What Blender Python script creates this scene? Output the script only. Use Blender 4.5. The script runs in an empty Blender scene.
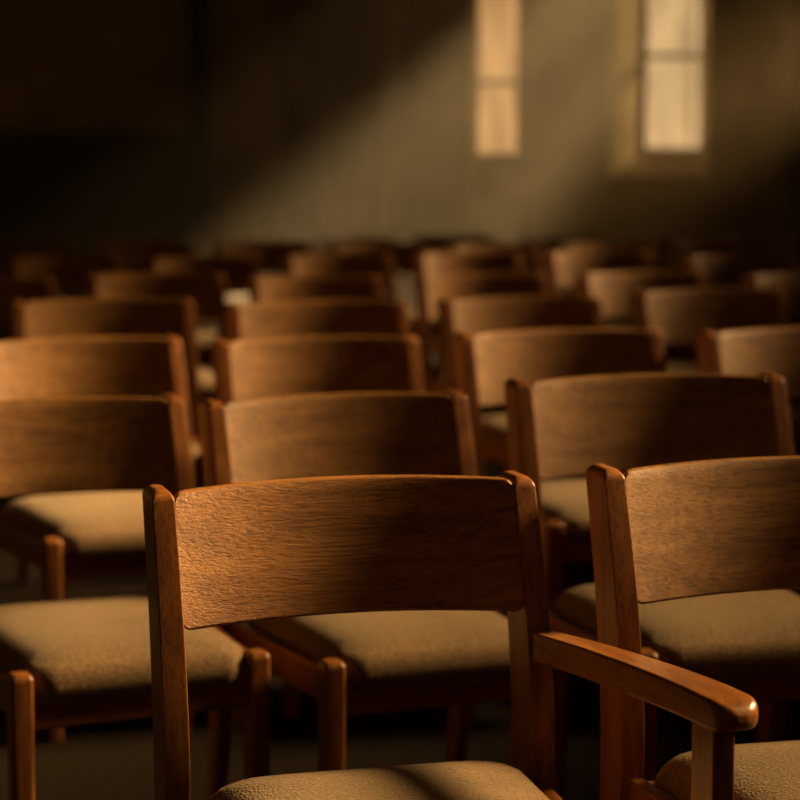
import bpy, bmesh, math, random
from mathutils import Vector, Matrix
random.seed(7)
sc = bpy.context.scene
COL = sc.collection
PI = math.pi
FPX, HZ, CAM_H = 2200.0, 174.0, 1.168

# ------------------------------------------------------------------ materials
def new_mat(name):
    m = bpy.data.materials.new(name); m.use_nodes = True
    nt = m.node_tree; nt.nodes.clear()
    return m, nt
def nd(nt, t, **kw):
    n = nt.nodes.new(t)
    for k, v in kw.items():
        setattr(n, k, v)
    return n
def ramp(nt, stops):
    r = nd(nt, 'ShaderNodeValToRGB'); e = r.color_ramp.elements
    e[0].position, e[0].color = stops[0][0], (*stops[0][1], 1)
    e[1].position, e[1].color = stops[-1][0], (*stops[-1][1], 1)
    for p, c in stops[1:-1]:
        x = e.new(p); x.color = (*c, 1)
    return r

def wood(name, axis, dark, mid, light, bump=0.35, rough=0.42, pore=1.0, mottle=0.0, coat=0.25):
    """oak-like timber, grain along the given axis of the object"""
    m, nt = new_mat(name); L = nt.links.new
    out = nd(nt, 'ShaderNodeOutputMaterial'); b = nd(nt, 'ShaderNodeBsdfPrincipled')
    L(b.outputs[0], out.inputs[0])
    tc = nd(nt, 'ShaderNodeTexCoord'); oi = nd(nt, 'ShaderNodeObjectInfo')
    mul = nd(nt, 'ShaderNodeMath', operation='MULTIPLY'); mul.inputs[1].default_value = 7.0
    L(oi.outputs['Random'], mul.inputs[0])
    add = nd(nt, 'ShaderNodeVectorMath', operation='ADD')
    L(tc.outputs['Object'], add.inputs[0]); L(mul.outputs[0], add.inputs[1])
    def noise(sc_along, sc_across, detail, dist=0.0):
        mp = nd(nt, 'ShaderNodeMapping')
        s = [sc_across] * 3; s['xyz'.index(axis)] = sc_along
        mp.inputs['Scale'].default_value = s
        n = nd(nt, 'ShaderNodeTexNoise'); n.inputs['Scale'].default_value = 1.0
        n.inputs['Detail'].default_value = detail; n.inputs['Distortion'].default_value = dist
        L(add.outputs[0], mp.inputs[0]); L(mp.outputs[0], n.inputs['Vector'])
        return n
    big = noise(3.0, 26.0, 3, 1.2)
    fine = noise(15.0, 360.0, 3, 0.5)
    speck = noise(170.0, 700.0, 2)
    c = ramp(nt, [(0.3, dark), (0.5, mid), (0.72, light)]); L(big.outputs['Fac'], c.inputs[0])
    fr = ramp(nt, [(0.36, (0.45, 0.45, 0.45)), (0.52, (1, 1, 1))]); L(fine.outputs['Fac'], fr.inputs[0])
    mx = nd(nt, 'ShaderNodeMix', data_type='RGBA', blend_type='MULTIPLY'); mx.inputs[0].default_value = 0.75 * pore
    L(c.outputs[0], mx.inputs['A']); L(fr.outputs[0], mx.inputs['B'])
    col = mx.outputs['Result']
    if mottle:
        mt = nd(nt, 'ShaderNodeTexNoise'); mt.inputs['Scale'].default_value = 45
        mt.inputs['Detail'].default_value = 4; mt.inputs['Distortion'].default_value = 1.6
        mpm = nd(nt, 'ShaderNodeMapping'); mpm.inputs['Scale'].default_value = (1.5, 1, 0.75)
        mpm.inputs['Rotation'].default_value = (0, 0.35, 0)
        L(add.outputs[0], mpm.inputs[0]); L(mpm.outputs[0], mt.inputs['Vector'])
        mr = ramp(nt, [(0.35, (0.55, 0.52, 0.48)), (0.62, (1.15, 1.15, 1.15))]); L(mt.outputs['Fac'], mr.inputs[0])
        m2 = nd(nt, 'ShaderNodeMix', data_type='RGBA', blend_type='MULTIPLY'); m2.inputs[0].default_value = mottle
        L(col, m2.inputs['A']); L(mr.outputs[0], m2.inputs['B']); col = m2.outputs['Result']
    L(col, b.inputs['Base Color'])
    ad = nd(nt, 'ShaderNodeMath', operation='ADD'); L(fine.outputs['Fac'], ad.inputs[0])
    ms = nd(nt, 'ShaderNodeMath', operation='MULTIPLY'); ms.inputs[1].default_value = 0.55
    L(speck.outputs['Fac'], ms.inputs[0]); L(ms.outputs[0], ad.inputs[1])
    bp = nd(nt, 'ShaderNodeBump'); bp.inputs['Strength'].default_value = bump; bp.inputs['Distance'].default_value = 0.0012
    L(ad.outputs[0], bp.inputs['Height']); L(bp.outputs[0], b.inputs['Normal'])
    b.inputs['Roughness'].default_value = rough
    b.inputs['Coat Weight'].default_value = coat; b.inputs['Coat Roughness'].default_value = 0.28
    return m

WD, WM, WL = (0.16, 0.052, 0.009), (0.28, 0.098, 0.017), (0.38, 0.15, 0.03)
M_POST = wood('oak_upright', 'z', WD, WM, WL, bump=0.12, rough=0.36)
M_RAIL_X = wood('oak_cross', 'x', WD, WM, WL, bump=0.12, rough=0.4)
M_RAIL_Y = wood('oak_lengthwise', 'y', WD, WM, WL, bump=0.12, rough=0.34)
M_BACK = wood('oak_back_panel', 'x', (0.21, 0.080, 0.016), (0.31, 0.128, 0.027), (0.39, 0.17, 0.04), bump=0.75, rough=0.45, coat=0.12)
M_BACK2 = wood('oak_back_panel_figured', 'x', (0.19, 0.083, 0.018), (0.28, 0.128, 0.031), (0.36, 0.175, 0.046), bump=0.3, rough=0.42, mottle=0.45)

def fabric(name, col):
    m, nt = new_mat(name); L = nt.links.new
    out = nd(nt, 'ShaderNodeOutputMaterial'); b = nd(nt, 'ShaderNodeBsdfPrincipled'); L(b.outputs[0], out.inputs[0])
    tc = nd(nt, 'ShaderNodeTexCoord')
    v = nd(nt, 'ShaderNodeTexVoronoi'); v.inputs['Scale'].default_value = 300; L(tc.outputs['Object'], v.inputs['Vector'])
    n = nd(nt, 'ShaderNodeTexNoise'); n.inputs['Scale'].default_value = 230; n.inputs['Detail'].default_value = 4
    L(tc.outputs['Object'], n.inputs['Vector'])
    big = nd(nt, 'ShaderNodeTexNoise'); big.inputs['Scale'].default_value = 9; L(tc.outputs['Object'], big.inputs['Vector'])
    r = ramp(nt, [(0.28, tuple(c * 0.4 for c in col)), (0.52, col), (0.72, tuple(min(1, c * 1.6) for c in col))]); L(n.outputs['Fac'], r.inputs[0])
    rb = ramp(nt, [(0.3, (0.82, 0.82, 0.82)), (0.7, (1.1, 1.1, 1.1))]); L(big.outputs['Fac'], rb.inputs[0])
    mx = nd(nt, 'ShaderNodeMix', data_type='RGBA', blend_type='MULTIPLY'); mx.inputs[0].default_value = 1
    L(r.outputs[0], mx.inputs['A']); L(rb.outputs[0], mx.inputs['B']); L(mx.outputs['Result'], b.inputs['Base Color'])
    ad = nd(nt, 'ShaderNodeMath', operation='ADD'); L(v.outputs['Distance'], ad.inputs[0]); L(n.outputs['Fac'], ad.inputs[1])
    bp = nd(nt, 'ShaderNodeBump'); bp.inputs['Strength'].default_value = 0.6; bp.inputs['Distance'].default_value = 0.0016
    L(ad.outputs[0], bp.inputs['Height']); L(bp.outputs[0], b.inputs['Normal'])
    b.inputs['Roughness'].default_value = 0.95; b.inputs['Sheen Weight'].default_value = 0.25
    b.inputs['Sheen Roughness'].default_value = 0.5
    b.inputs['Sheen Tint'].default_value = (1, 0.85, 0.6, 1)
    return m
M_SEAT = fabric('tan_upholstery', (0.205, 0.124, 0.054))

def plain(name, col, rough=0.9, var=0.25, scale=3.0, bump=0.1):
    m, nt = new_mat(name); L = nt.links.new
    out = nd(nt, 'ShaderNodeOutputMaterial'); b = nd(nt, 'ShaderNodeBsdfPrincipled'); L(b.outputs[0], out.inputs[0])
    tc = nd(nt, 'ShaderNodeTexCoord')
    n = nd(nt, 'ShaderNodeTexNoise'); n.inputs['Scale'].default_value = scale; n.inputs['Detail'].default_value = 5
    L(tc.outputs['Object'], n.inputs['Vector'])
    r = ramp(nt, [(0.3, tuple(c * (1 - var) for c in col)), (0.7, tuple(c * (1 + var) for c in col))])
    L(n.outputs['Fac'], r.inputs[0]); L(r.outputs[0], b.inputs['Base Color'])
    bp = nd(nt, 'ShaderNodeBump'); bp.inputs['Strength'].default_value = bump; bp.inputs['Distance'].default_value = 0.01
    L(n.outputs['Fac'], bp.inputs['Height']); L(bp.outputs[0], b.inputs['Normal'])
    b.inputs['Roughness'].default_value = rough; b.inputs['Specular IOR Level'].default_value = 0.12
    return m
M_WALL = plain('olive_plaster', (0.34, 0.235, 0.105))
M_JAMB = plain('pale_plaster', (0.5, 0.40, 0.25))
M_CEIL = plain('ceiling_plaster', (0.16, 0.12, 0.07))
M_FLOOR = plain('dark_carpet', (0.013, 0.008, 0.002), var=0.4, scale=60, bump=0.3)
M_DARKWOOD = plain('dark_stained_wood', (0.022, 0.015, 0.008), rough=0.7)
M_BROWNWOOD = plain('brown_stained_wood', (0.15, 0.075, 0.028), rough=0.6)
M_BAR = plain('window_bar_paint', (0.14, 0.085, 0.04), rough=0.6)

def pane_mat(name, col, strength, glow=0.5):
    """old rippled window glass lit from behind"""
    m, nt = new_mat(name); L = nt.links.new
    out = nd(nt, 'ShaderNodeOutputMaterial')
    tr = nd(nt, 'ShaderNodeBsdfTransparent'); em = nd(nt, 'ShaderNodeEmission'); mx = nd(nt, 'ShaderNodeMixShader')
    tc = nd(nt, 'ShaderNodeTexCoord'); mp = nd(nt, 'ShaderNodeMapping'); mp.inputs['Scale'].default_value = (7, 1, 1.6)
    n = nd(nt, 'ShaderNodeTexNoise'); n.inputs['Scale'].default_value = 1.3; n.inputs['Detail'].default_value = 2
    L(tc.outputs['Object'], mp.inputs[0]); L(mp.outputs[0], n.inputs['Vector'])
    r = ramp(nt, [(0.35, tuple(c * 0.72 for c in col)), (0.65, tuple(min(1, c * 1.12) for c in col))])
    L(n.outputs['Fac'], r.inputs[0]); L(r.outputs[0], em.inputs[0])
    em.inputs[1].default_value = strength
    mx.inputs[0].default_value = glow
    L(tr.outputs[0], mx.inputs[1]); L(em.outputs[0], mx.inputs[2]); L(mx.outputs[0], out.inputs[0])
    return m
PANE_A = pane_mat('glowing_glass_amber', (0.66, 0.32, 0.11), 1.35)
PANE_B = pane_mat('glowing_glass_pale', (0.74, 0.44, 0.18), 1.6)
PANE_C = pane_mat('clear_side_glass', (0.6, 0.4, 0.2), 0.3, 0.1)

# ------------------------------------------------------------------ mesh helpers
def link_mesh(name, bm, mat, parent=None, smooth=True, auto=True):
    me = bpy.data.meshes.new(name); bmesh.ops.recalc_face_normals(bm, faces=bm.faces)
    if smooth:
        for f in bm.faces: f.smooth = True
        if auto:
            for e in bm.edges:
                if len(e.link_faces) == 2 and e.calc_face_angle(0) > math.radians(40): e.smooth = False
    bm.to_mesh(me); bm.free(); me.materials.append(mat)
    o = bpy.data.objects.new(name, me); COL.objects.link(o)
    if parent: o.parent = parent
    if smooth and auto: w = o.modifiers.new('normals', 'WEIGHTED_NORMAL'); w.keep_sharp = True
    return o
def add_box(bm, lo, hi, bevel=0.0, seg=2):
    lo, hi = Vector(lo), Vector(hi)
    r = bmesh.ops.create_cube(bm, size=1.0)
    for v in r['verts']:
        v.co = Vector(((lo[i] + hi[i]) / 2 + v.co[i] * (hi[i] - lo[i])) for i in range(3))
    if bevel:
        es = {e for v in r['verts'] for e in v.link_edges}
        bmesh.ops.bevel(bm, geom=list(es), offset=bevel, segments=seg, affect='EDGES', profile=0.5)
    return bm
def rrect(hx, hy, r, n=4):
    """outline of a rounded rectangle, counter-clockwise"""
    r = max(min(r, hx * 0.999, hy * 0.999), 1e-5); pts = []
    for cx, cy, a0 in ((hx - r, hy - r, 0), (-hx + r, hy - r, 90), (-hx + r, -hy + r, 180), (hx - r, -hy + r, 270)):
        for k in range(n + 1):
            a = math.radians(a0 + 90 * k / n); pts.append((cx + r * math.cos(a), cy + r * math.sin(a)))
    return pts
def loft(bm, rings, cap=True):
    vs = [[bm.verts.new(p) for p in ring] for ring in rings]
    n = len(vs[0])
    for a, b in zip(vs, vs[1:]):
        for i in range(n):
            bm.faces.new((a[i], a[(i + 1) % n], b[(i + 1) % n], b[i]))
    if cap:
        bm.faces.new(vs[0][::-1]); bm.faces.new(vs[-1])
    return bm
def catmull(pts, n):
    out = []; P = [pts[0]] + list(pts) + [pts[-1]]
    for i in range(1, len(P) - 2):
        for k in range(n):
            t = k / n; a, b, c, d = (Vector(P[i + j]) for j in (-1, 0, 1, 2))
            out.append(0.5 * ((2 * b) + (c - a) * t + (2 * a - 5 * b + 4 * c - d) * t * t + (3 * b - a - 3 * c + d) * t ** 3))
    out.append(Vector(pts[-1])); return out

# ------------------------------------------------------------------ the chair (front towards -y, origin on the floor)
WB, WF, DEP = 0.2362, 0.197, 0.467
TOP = 0.795
def post_bm(sx, detail=True):
    #        z     y      halfwidth halfdepth
    key = [(0.0, 0.075, 0.0125, 0.022), (0.22, 0.030, 0.0135, 0.031), (0.44, 0.0, 0.0160, 0.040), (0.62, 0.025, 0.0155, 0.040), (TOP - 0.014, 0.076, 0.0145, 0.038)]
    pts = catmull([(k[1], k[0], 0) for k in key], 5 if detail else 2)
    ws = catmull([(k[2], k[3], 0) for k in key], 5 if detail else 2)
    rings = []
    for p, w in zip(pts, ws):
        rings.append([(sx * WB + x, p.x + y, p.y) for x, y in rrect(w.x, w.y, 0.0022, 2)])
    p, w = pts[-1], ws[-1]
    for dz, ins in ((0.005, 0.0008), (0.009, 0.003), (0.012, 0.006), (0.0135, 0.0095)):   # softly rounded top
        rings.append([(sx * WB + x, p.x + dz * 0.2 + y, p.y + dz + 0.0) for x, y in rrect(w.x - ins, w.y - ins * 1.5, 0.0035 + ins * 0.5, 2)])
    return loft(bmesh.new(), rings)
def post_front(z):
    return {0.62: 0.010 - 0.038, 0.79: 0.045 - 0.035}[z]
def panel_bm():
    bm = bmesh.new(); nx, nz = 28, 10
    hw = WB - 0.0152; th = 0.013; z0, z1 = 0.626, 0.792; sag = 0.041
    def pt(u, w, t):
        x = u * hw
        z = z0 + (z1 - z0) * w + 0.005 * (1 - u * u) * w + 0.003 * (1 - u * u) * (1 - w)
        # rounded corners at the two ends
        k = 0.012; e = hw - abs(x)
        if e < k:
            d = k - math.sqrt(max(0, k * k - (k - e) ** 2)); z += d * 0.8 if w < 0.5 else -d * 0.8
            z = z if 0.05 < w < 0.95 else z
        y = -0.010 + 0.053 * ((z - 0.62) / 0.17) + sag * (1 - u * u) + t * th
        return (x, y, z)
    us = [-1 + 2 * i / nx for i in range(nx + 1)]
    us = [-1, -0.995, -0.985, -0.965] + us[1:-1] + [0.965, 0.985, 0.995, 1]
    rings = []
    for u in us:
        ring = []
        ws = [i / nz for i in range(nz + 1)]
        edge = 0.02
        for w in [edge] + ws[1:-1] + [1 - edge]: ring.append(pt(u, w, 0))
        ring.append(pt(u, 1.0, 0.25)); ring.append(pt(u, 1.0, 0.75))
        for w in [1 - edge] + ws[1:-1][::-1] + [edge]: ring.append(pt(u, w, 1))
        ring.append(pt(u, 0.0, 0.75)); ring.append(pt(u, 0.0, 0.25))
        rings.append(ring)
    return loft(bm, rings)
def cushion_bm(n=5):
    yb, yf = -0.012, -(DEP + 0.022)
    hy = (yb - yf) / 2; cy = (yb + yf) / 2; hx = 0.200
    prof = [(0.026, 0.370), (0.012, 0.373), (0.004, 0.382), (0.0005, 0.394), (0.0, 0.404), (0.003, 0.416), (0.009, 0.428), (0.019, 0.4395), (0.034, 0.4485), (0.056, 0.4555), (0.09, 0.4615), (0.13, 0.4648), (0.16, 0.4660), (0.185, 0.4663)]
    rings = []
    for ins, z in prof:
        ring = []
        for x, y in rrect(hx - ins, hy - ins, 0.050 - ins * 0.18 if ins < 0.1 else 0.03, n):
            t = (y + hy) / (2 * hy)                 # 0 front .. 1 back
            w = (0.187 + (0.216 - 0.187) * t) / hx
            front_drop = 0.008 * (1 - t) ** 3 if z > 0.43 else 0
            ring.append((x * w, cy + y, z - front_drop))
        rings.append(ring)
    return loft(bmesh.new(), rings)
def leg_bm(sx):
    rings = []
    for z, h in ((0.0, 0.0145), (0.2, 0.017), (0.413, 0.0185), (0.420, 0.0175), (0.425, 0.0145), (0.4265, 0.010)):
        rings.append([(sx * WF + x, -DEP + y, z) for x, y in rrect(h, h * 1.15, 0.006, 3)])
    return loft(bmesh.new(), rings)
def bar_bm(a, b, w, z0, z1, r=0.004):
    """a rail from plan point a to plan point b"""
    a, b = Vector((*a, 0)), Vector((*b, 0)); d = (b - a).normalized(); n = Vector((-d.y, d.x, 0))
    hz = (z1 - z0) / 2; rings = []
    for p in (a, b):
        rings.append([tuple(p + n * x + Vector((0, 0, (z0 + z1) / 2 + y))) for x, y in rrect(w / 2, hz, r, 3)])
    return loft(bmesh.new(), rings)
def arm_bm(path):
    bm = bmesh.new(); rings = []
    pts = catmull([p[:3] for p in path], 6); dims = catmull([p[3:6] for p in path], 6)
    for i, (p, w) in enumerate(zip(pts, dims)):
        d = (pts[min(i + 1, len(pts) - 1)] - pts[max(i - 1, 0)]); d.z = 0; d.normalize()
        n = Vector((-d.y, d.x, 0))
        rings.append([tuple(p + n * x + Vector((0, 0, y))) for x, y in rrect(w.x, w.y, min(w.z, w.y * 0.95), 4)])
    return loft(bm, rings)

def make_chair(loc, yaw, scale, label, group=None, arm=False, back=None):
    r = bpy.data.objects.new('church_chair', None); COL.objects.link(r)
    r.location = (loc[0], loc[1], 0); r.rotation_euler = (0, 0, yaw); r.scale = (scale,) * 3
    r.empty_display_size = 0.1
    r['label'] = label; r['category'] = 'chair'
    if group: r['group'] = group
    for s in (-1, 1): link_mesh('back_post', post_bm(s), M_POST, r)
    link_mesh('backrest', panel_bm(), back or M_BACK2, r)
    link_mesh('seat', cushion_bm(), M_SEAT, r)
    for s in (-1, 1): link_mesh('leg', leg_bm(s), M_POST, r)
    for s in (-1, 1): link_mesh('side_rail', bar_bm((s * (WB - 0.002), 0.0), (s * WF, -DEP), 0.022, 0.355, 0.411), M_RAIL_Y, r)
    link_mesh('front_rail', bar_bm((-WF, -DEP + 0.006), (WF, -DEP + 0.006), 0.022, 0.333, 0.396), M_RAIL_X, r)
    link_mesh('back_rail', bar_bm((-WB, 0.004), (WB, 0.004), 0.022, 0.345, 0.392), M_RAIL_X, r)
    if arm:
        A0, A1 = (WB + 0.004, -0.030), (0.303, -0.470)
        path = [(A0[0], A0[1], 0.586, 0.0165, 0.0185, 0.003), (0.258, -0.17, 0.5945, 0.0205, 0.0187, 0.004), (0.281, -0.32, 0.599, 0.0255, 0.0185, 0.005),
                (0.294, -0.405, 0.5990, 0.0280, 0.0182, 0.006), (0.298, -0.44, 0.5985, 0.0290, 0.0182, 0.007)]
        for t in (0.0, 0.3, 0.55, 0.75, 0.88, 0.96, 0.99):
            path.append((0.3000 + 0.005 * t, -0.456 - 0.032 * t, 0.5982 - 0.002 * t, 0.0292 * (1 - t ** 4) ** 0.5, 0.0182 * (1 - t ** 3) ** 0.5, 0.007 + 0.006 * t))
        link_mesh('armrest', arm_bm(path), M_RAIL_Y, r)
        rings = [[(0.2945 + x, -0.432 + y, z) for x, y in rrect(0.0135, 0.030, 0.003, 2)] for z in (0.0, 0.3, 0.585)]
        link_mesh('arm_support', loft(bmesh.new(), rings), M_POST, r)
        link_mesh('arm_stretcher', bar_bm((WF, -0.432), (0.294, -0.432), 0.022, 0.30, 0.34), M_RAIL_X, r)
    return r
def copy_chair(src, loc, yaw, scale, label, group=None):
    c = src.copy(); COL.objects.link(c)
    c.location = (loc[0], loc[1], 0); c.rotation_euler = (0, 0, yaw); c.scale = (scale,) * 3
    c['label'] = label
    if group: c['group'] = group
    for ch in list(src.children):
        k = ch.copy(); COL.objects.link(k); k.parent = c
    return c

R = math.radians
G_ROWS = 'wooden chairs set out in rows'
chair_a = make_chair((-0.054, 2.683), R(15.9), 0.986, 'sharp front row oak chair with one flat wooden armrest', G_ROWS, arm=True, back=M_BACK)
chair_b = make_chair((0.512, 2.80), R(14.0), 0.998, 'armless front row oak chair directly beside the wooden armrest', G_ROWS)
def put(x, y, a, s, label): return copy_chair(chair_b, (x, y), R(a), s, label, G_ROWS)
put(-0.592, 3.772, 24.5, 0.973, 'armless oak chair of second row, its tan seat and both front legs in plain view')
put(-0.091, 3.864, 21.0, 0.972, 'armless oak chair of second row directly behind the chair with the armrest')
put(0.46, 3.867, 13.7, 1.015, 'armless oak chair of second row, right of the one behind the armrest chair')
put(-0.722, 4.97, 23.5, 0.996, 'oak chair of third row, leftmost one, cut by the photo edge')
put(-0.18, 5.174, 16.3, 0.98, 'oak chair of third row, second from the left')
put(0.398, 5.168, 15.0, 1.002, 'oak chair of third row, third from the left')
put(0.985, 5.25, 14.0, 1.0, 'oak chair of third row, rightmost one, cut by the photo edge')
put(-0.83, 6.22, 15.0, 1.02, 'oak chair of fourth row, leftmost one, with a tall right post')
put(-0.217, 6.132, 14.3, 1.02, 'oak chair of fourth row, second from the left')
put(0.382, 6.60, 15.1, 1.0, 'oak chair of fourth row, third from the left')
put(1.001, 6.954, 14.6, 1.007, 'oak chair of fourth row, rightmost one')
ORD = ['first', 'second', 'third', 'fourth', 'fifth', 'sixth', 'seventh', 'eighth', 'ninth', 'tenth', 'eleventh']
for ri, (d, x0, pitch, lo, hi) in enumerate(((8.2, -0.285, 0.61, -2, 3), (10.2, -0.28, 0.62, -3, 4), (11.75, -0.10, 0.62, -3, 4), (13.2, -0.28, 0.64, -4, 4))):
    n = hi - lo + 1
    for j in range(lo, hi + 1):
        k = j - lo
        pos = 'leftmost one' if k == 0 else 'rightmost one' if k == n - 1 else ORD[k] + ' from the left'
        put(x0 + pitch * j + random.uniform(-.02, .02), d + 0.05 * j + random.uniform(-.05, .05), 15 + random.uniform(-3, 3), 1.0 + random.uniform(-.015, .02),
            'blurred oak chair of %s row towards the windows, %s' % (ORD[ri + 4], pos))

# ------------------------------------------------------------------ the room
def struct(o): o['kind'] = 'structure'; return o
YW = 16.0                                    # inner face of the window wall
XR, XL, ZC = 3.5, -4.5, 5.0
def wx(u, y=YW): return (u - 400) / FPX * y
def wz(v, y=YW): return CAM_H + (HZ - v) / FPX * y
bm = bmesh.new(); add_box(bm, (XL, -3, -0.06), (XR + 0.3, YW + 0.08, 0)); struct(link_mesh('floor', bm, M_FLOOR, smooth=False))
bm = bmesh.new(); add_box(bm, (XL, -3, ZC), (XR + 0.3, YW + 0.08, ZC + 0.1)); struct(link_mesh('ceiling', bm, M_CEIL, smooth=False))

def wall_with_holes(name, axis, pos, thick, lo, hi, holes, mat):
    """a wall in the plane axis=pos; holes are (a0, a1, z0, z1)"""
    bm = bmesh.new()
    cuts = sorted({lo, hi, *[h[0] for h in holes], *[h[1] for h in holes]})
    for a0, a1 in zip(cuts, cuts[1:]):
        spans = [(0, ZC)]
        for h in holes:
            if h[0] < (a0 + a1) / 2 < h[1]: spans = [(0, h[2]), (h[3], ZC)]
        for z0, z1 in spans:
            if axis == 'y': add_box(bm, (a0, pos, z0), (a1, pos + thick, z1))
            else: add_box(bm, (pos, a0, z0), (pos + thick, a1, z1))
    return struct(link_mesh(name, bm, mat, smooth=False))
w1 = (wx(475), wx(518.5), wz(156), 3.4)
e2 = (wx(608), wx(707), wz(177), 3.6)        # mouth of the splayed recess
w2 = (wx(642, YW + .26), wx(700, YW + .26), wz(151, YW + .26), 3.5)
wall_with_holes('wall_back', 'y', YW, 0.08, XL, XR, [w1, e2], M_WALL)

def window_unit(name, y, x0, x1, z0, z1, bars_z, bars_x, pane, fw=0.018):
    bm = bmesh.new()
    add_box(bm, (x0, y - .02, z0), (x0 + fw, y + .02, z1)); add_box(bm, (x1 - fw, y - .02, z0), (x1, y + .02, z1))
    add_box(bm, (x0, y - .02, z0), (x1, y + .02, z0 + fw)); add_box(bm, (x0, y - .02, z1 - fw), (x1, y + .02, z1))
    w = struct(link_mesh(name, bm, M_BAR, smooth=False))
    for z in bars_z:
        b = bmesh.new(); add_box(b, (x0, y - .018, z - .017), (x1, y + .018, z + .017)); link_mesh('glazing_bar', b, M_BAR, w, smooth=False)
    for x in bars_x:
        b = bmesh.new(); add_box(b, (x - .007, y - .012, z0), (x + .007, y + .012, z1)); link_mesh('glazing_bar', b, M_BAR, w, smooth=False)
    b = bmesh.new(); add_box(b, (x0 + .005, y - .003, z0 + .005), (x1 - .005, y + .003, z1 - .005)); link_mesh('pane', b, pane, w, smooth=False)
    return w
window_unit('window_1', YW + 0.04, *w1[:2], *w1[2:], [wz(84), wz(-20)], [], PANE_A)
window_unit('window_2', YW + 0.26, *w2[:2], *w2[2:], [wz(58, YW + .26), wz(-40, YW + .26)], [wx(687, YW + .26)], PANE_B)
# the splayed recess round the second window
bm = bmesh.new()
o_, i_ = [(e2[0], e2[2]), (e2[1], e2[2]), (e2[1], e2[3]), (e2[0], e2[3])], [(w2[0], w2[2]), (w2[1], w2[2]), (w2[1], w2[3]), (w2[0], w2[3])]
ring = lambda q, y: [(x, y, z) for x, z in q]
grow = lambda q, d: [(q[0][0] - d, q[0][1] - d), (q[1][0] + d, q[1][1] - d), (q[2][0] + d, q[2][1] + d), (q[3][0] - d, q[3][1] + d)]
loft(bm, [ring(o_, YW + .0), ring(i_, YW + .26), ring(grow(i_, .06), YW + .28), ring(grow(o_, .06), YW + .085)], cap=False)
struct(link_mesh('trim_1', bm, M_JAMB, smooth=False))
# dark panelling along the left of the window wall, with its cap rail
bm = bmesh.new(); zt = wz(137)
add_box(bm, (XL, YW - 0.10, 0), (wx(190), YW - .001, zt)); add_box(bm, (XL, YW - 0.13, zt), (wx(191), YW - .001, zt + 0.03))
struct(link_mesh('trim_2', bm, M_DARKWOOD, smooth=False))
def pilaster(name, u0, u1, mat, d=0.12):
    bm = bmesh.new(); add_box(bm, (wx(u0), YW - d, 0), (wx(u1), YW - .001, ZC - .01), 0.012)
    add_box(bm, (wx(u0) - .03, YW - d - .03, 0), (wx(u1) + .03, YW - .001, 0.25), 0.01)
    struct(link_mesh(name, bm, mat, smooth=False))
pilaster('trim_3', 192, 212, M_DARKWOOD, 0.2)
pilaster('trim_4', 284, 322, M_BROWNWOOD)
pilaster('trim_5', 344, 382, M_BROWNWOOD)
pilaster('trim_6', 404, 468, M_BROWNWOOD, 0.06)
pilaster('trim_7', 786, 830, M_BROWNWOOD, 0.12)

# unseen right wall; its daylight windows are sized to shape the sunlight
bays = [(-2.6 + 2.7 * i, -2.6 + 2.7 * i + 2.4) for i in range(6)]
SILL = 2.15
def head(b): return 4.6 if b < 8 else 3.1 if b < 11 else 2.85  # heads lowered towards the far end to limit sun on the haze
wall_with_holes('wall_right', 'x', XR, 0.10, -3, YW + .08, [(a, b, SILL, head(b)) for a, b in bays], M_WALL)
for i, (a, b) in enumerate(bays):
    bm = bmesh.new()
    h = head(b)
    for y0, y1, z0, z1 in ((a, a + .04, SILL, h), (b - .04, b, SILL, h), (a, b, SILL, SILL + .04), (a, b, h - .04, h)):
        add_box(bm, (XR + .03, y0, z0), (XR + .07, y1, z1))
    w = struct(link_mesh('window_%d' % (i + 3), bm, M_BAR, smooth=False))
    bm = bmesh.new(); add_box(bm, (XR + .045, a + .01, SILL + .01), (XR + .055, b - .01, h - .01)); link_mesh('pane', bm, PANE_C, w, smooth=False)

# ------------------------------------------------------------------ haze and dust in the air
m, nt = new_mat('dusty_air')
out = nd(nt, 'ShaderNodeOutputMaterial'); vs = nd(nt, 'ShaderNodeVolumeScatter')
vs.inputs['Color'].default_value = (1.0, 0.82, 0.52, 1); vs.inputs['Density'].default_value = 0.065; vs.inputs['Anisotropy'].default_value = 0.35
nt.links.new(vs.outputs[0], out.inputs['Volume'])
bm = bmesh.new(); add_box(bm, (XL + .3, 11.8, 0.002), (XR - .05, YW - .21, ZC - .02))
hz = link_mesh('haze', bm, m, smooth=False); hz['kind'] = 'stuff'; hz['label'] = 'thin dusty haze lit by shafts from the far windows'; hz['category'] = 'haze'
bm = bmesh.new()
for u, v in ((377, 77), (598, 58), (570, 222), (598, 178), (745, 68), (421, 118), (340, 178), (465, 227), (525, 30), (706, 158), (742, 190), (280, 40)):
    y = random.uniform(2.2, 3.1); c = Vector((wx(u, y), y, wz(v, y)))
    bmesh.ops.create_icosphere(bm, subdivisions=1, radius=random.uniform(.0004, .0007), matrix=Matrix.Translation(c))
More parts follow.
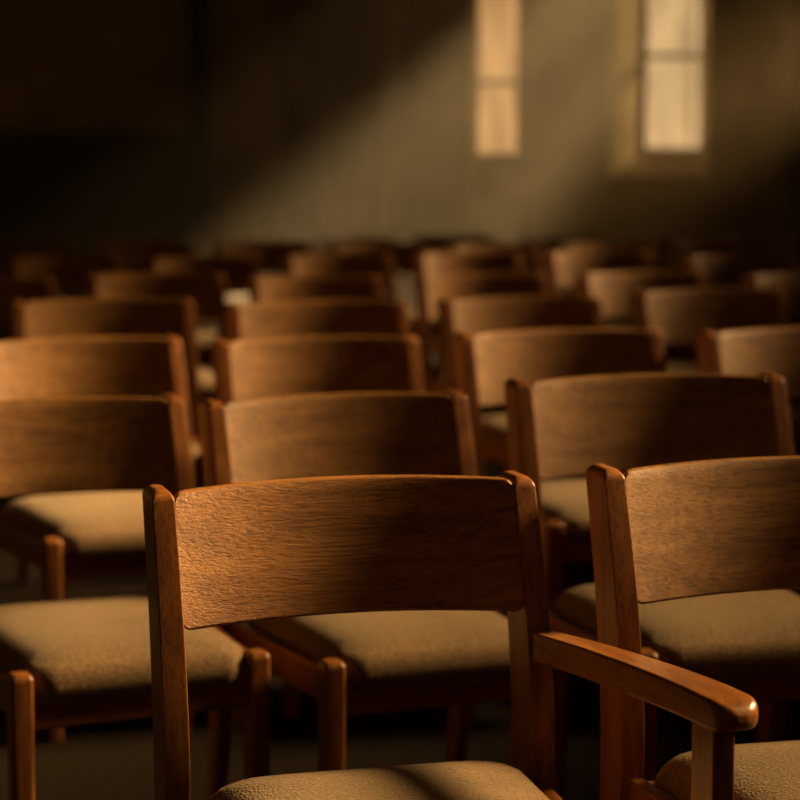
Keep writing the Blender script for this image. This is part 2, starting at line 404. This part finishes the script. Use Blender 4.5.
dm = link_mesh('dust', bm, plain('pale_dust', (0.8, 0.7, 0.5)), auto=False); dm['kind'] = 'stuff'; dm['label'] = 'tiny bright dust specks floating above the chairs'; dm['category'] = 'dust'

# ------------------------------------------------------------------ light
def lamp(name, kind, energy, col, loc=(0, 0, 0), d=None, **kw):
    l = bpy.data.lights.new(name, kind); l.energy = energy; l.color = col
    for k, v in kw.items(): setattr(l, k, v)
    o = bpy.data.objects.new(name, l); COL.objects.link(o); o.location = loc
    if d is not None: o.rotation_euler = Vector(d).to_track_quat('-Z', 'Y').to_euler()
    return o
lamp('sun', 'SUN', 19, (1.0, 0.62, 0.26), (6, 8, 6), (-0.85, -0.345, -0.45), angle=R(17))
D2 = Vector((-0.48, -0.60, -0.50)).normalized()
for nm, c, e, ang in (('sunbeam_far', Vector(((w2[0] + w2[1]) / 2, YW + .2, 2.78)), 175000, 11.5), ('sunbeam_near', Vector(((w1[0] + w1[1]) / 2, YW + .04, 2.8)), 12000, 12)):
    lamp(nm, 'SPOT', e, (1.0, 0.70, 0.36), c - D2 * 7.0, D2, spot_size=R(ang), spot_blend=0.5, shadow_soft_size=0.3)
w = bpy.data.worlds.new('dusk'); sc.world = w; w.use_nodes = True
w.node_tree.nodes['Background'].inputs[0].default_value = (1.0, 0.46, 0.09, 1); w.node_tree.nodes['Background'].inputs[1].default_value = 0.046

# ------------------------------------------------------------------ camera
cam = bpy.data.cameras.new('camera'); co = bpy.data.objects.new('camera', cam); COL.objects.link(co); sc.camera = co
co.location = (0, 0, CAM_H); co.rotation_euler = (PI / 2 - math.atan((400 - HZ) / FPX), 0, 0)
cam.sensor_width = 36; cam.lens = FPX / 800 * 36
cam.dof.use_dof = True; cam.dof.focus_distance = 2.58; cam.dof.aperture_fstop = 4.2
sc.view_settings.view_transform = 'Standard'; sc.view_settings.look = 'None'; sc.view_settings.gamma = 1; sc.view_settings.exposure = 0.0
sc.view_settings.use_curve_mapping = False
sc.cycles.use_denoising = True
sc.cycles.transparent_max_bounces = 16
sc.cycles.volume_bounces = 0
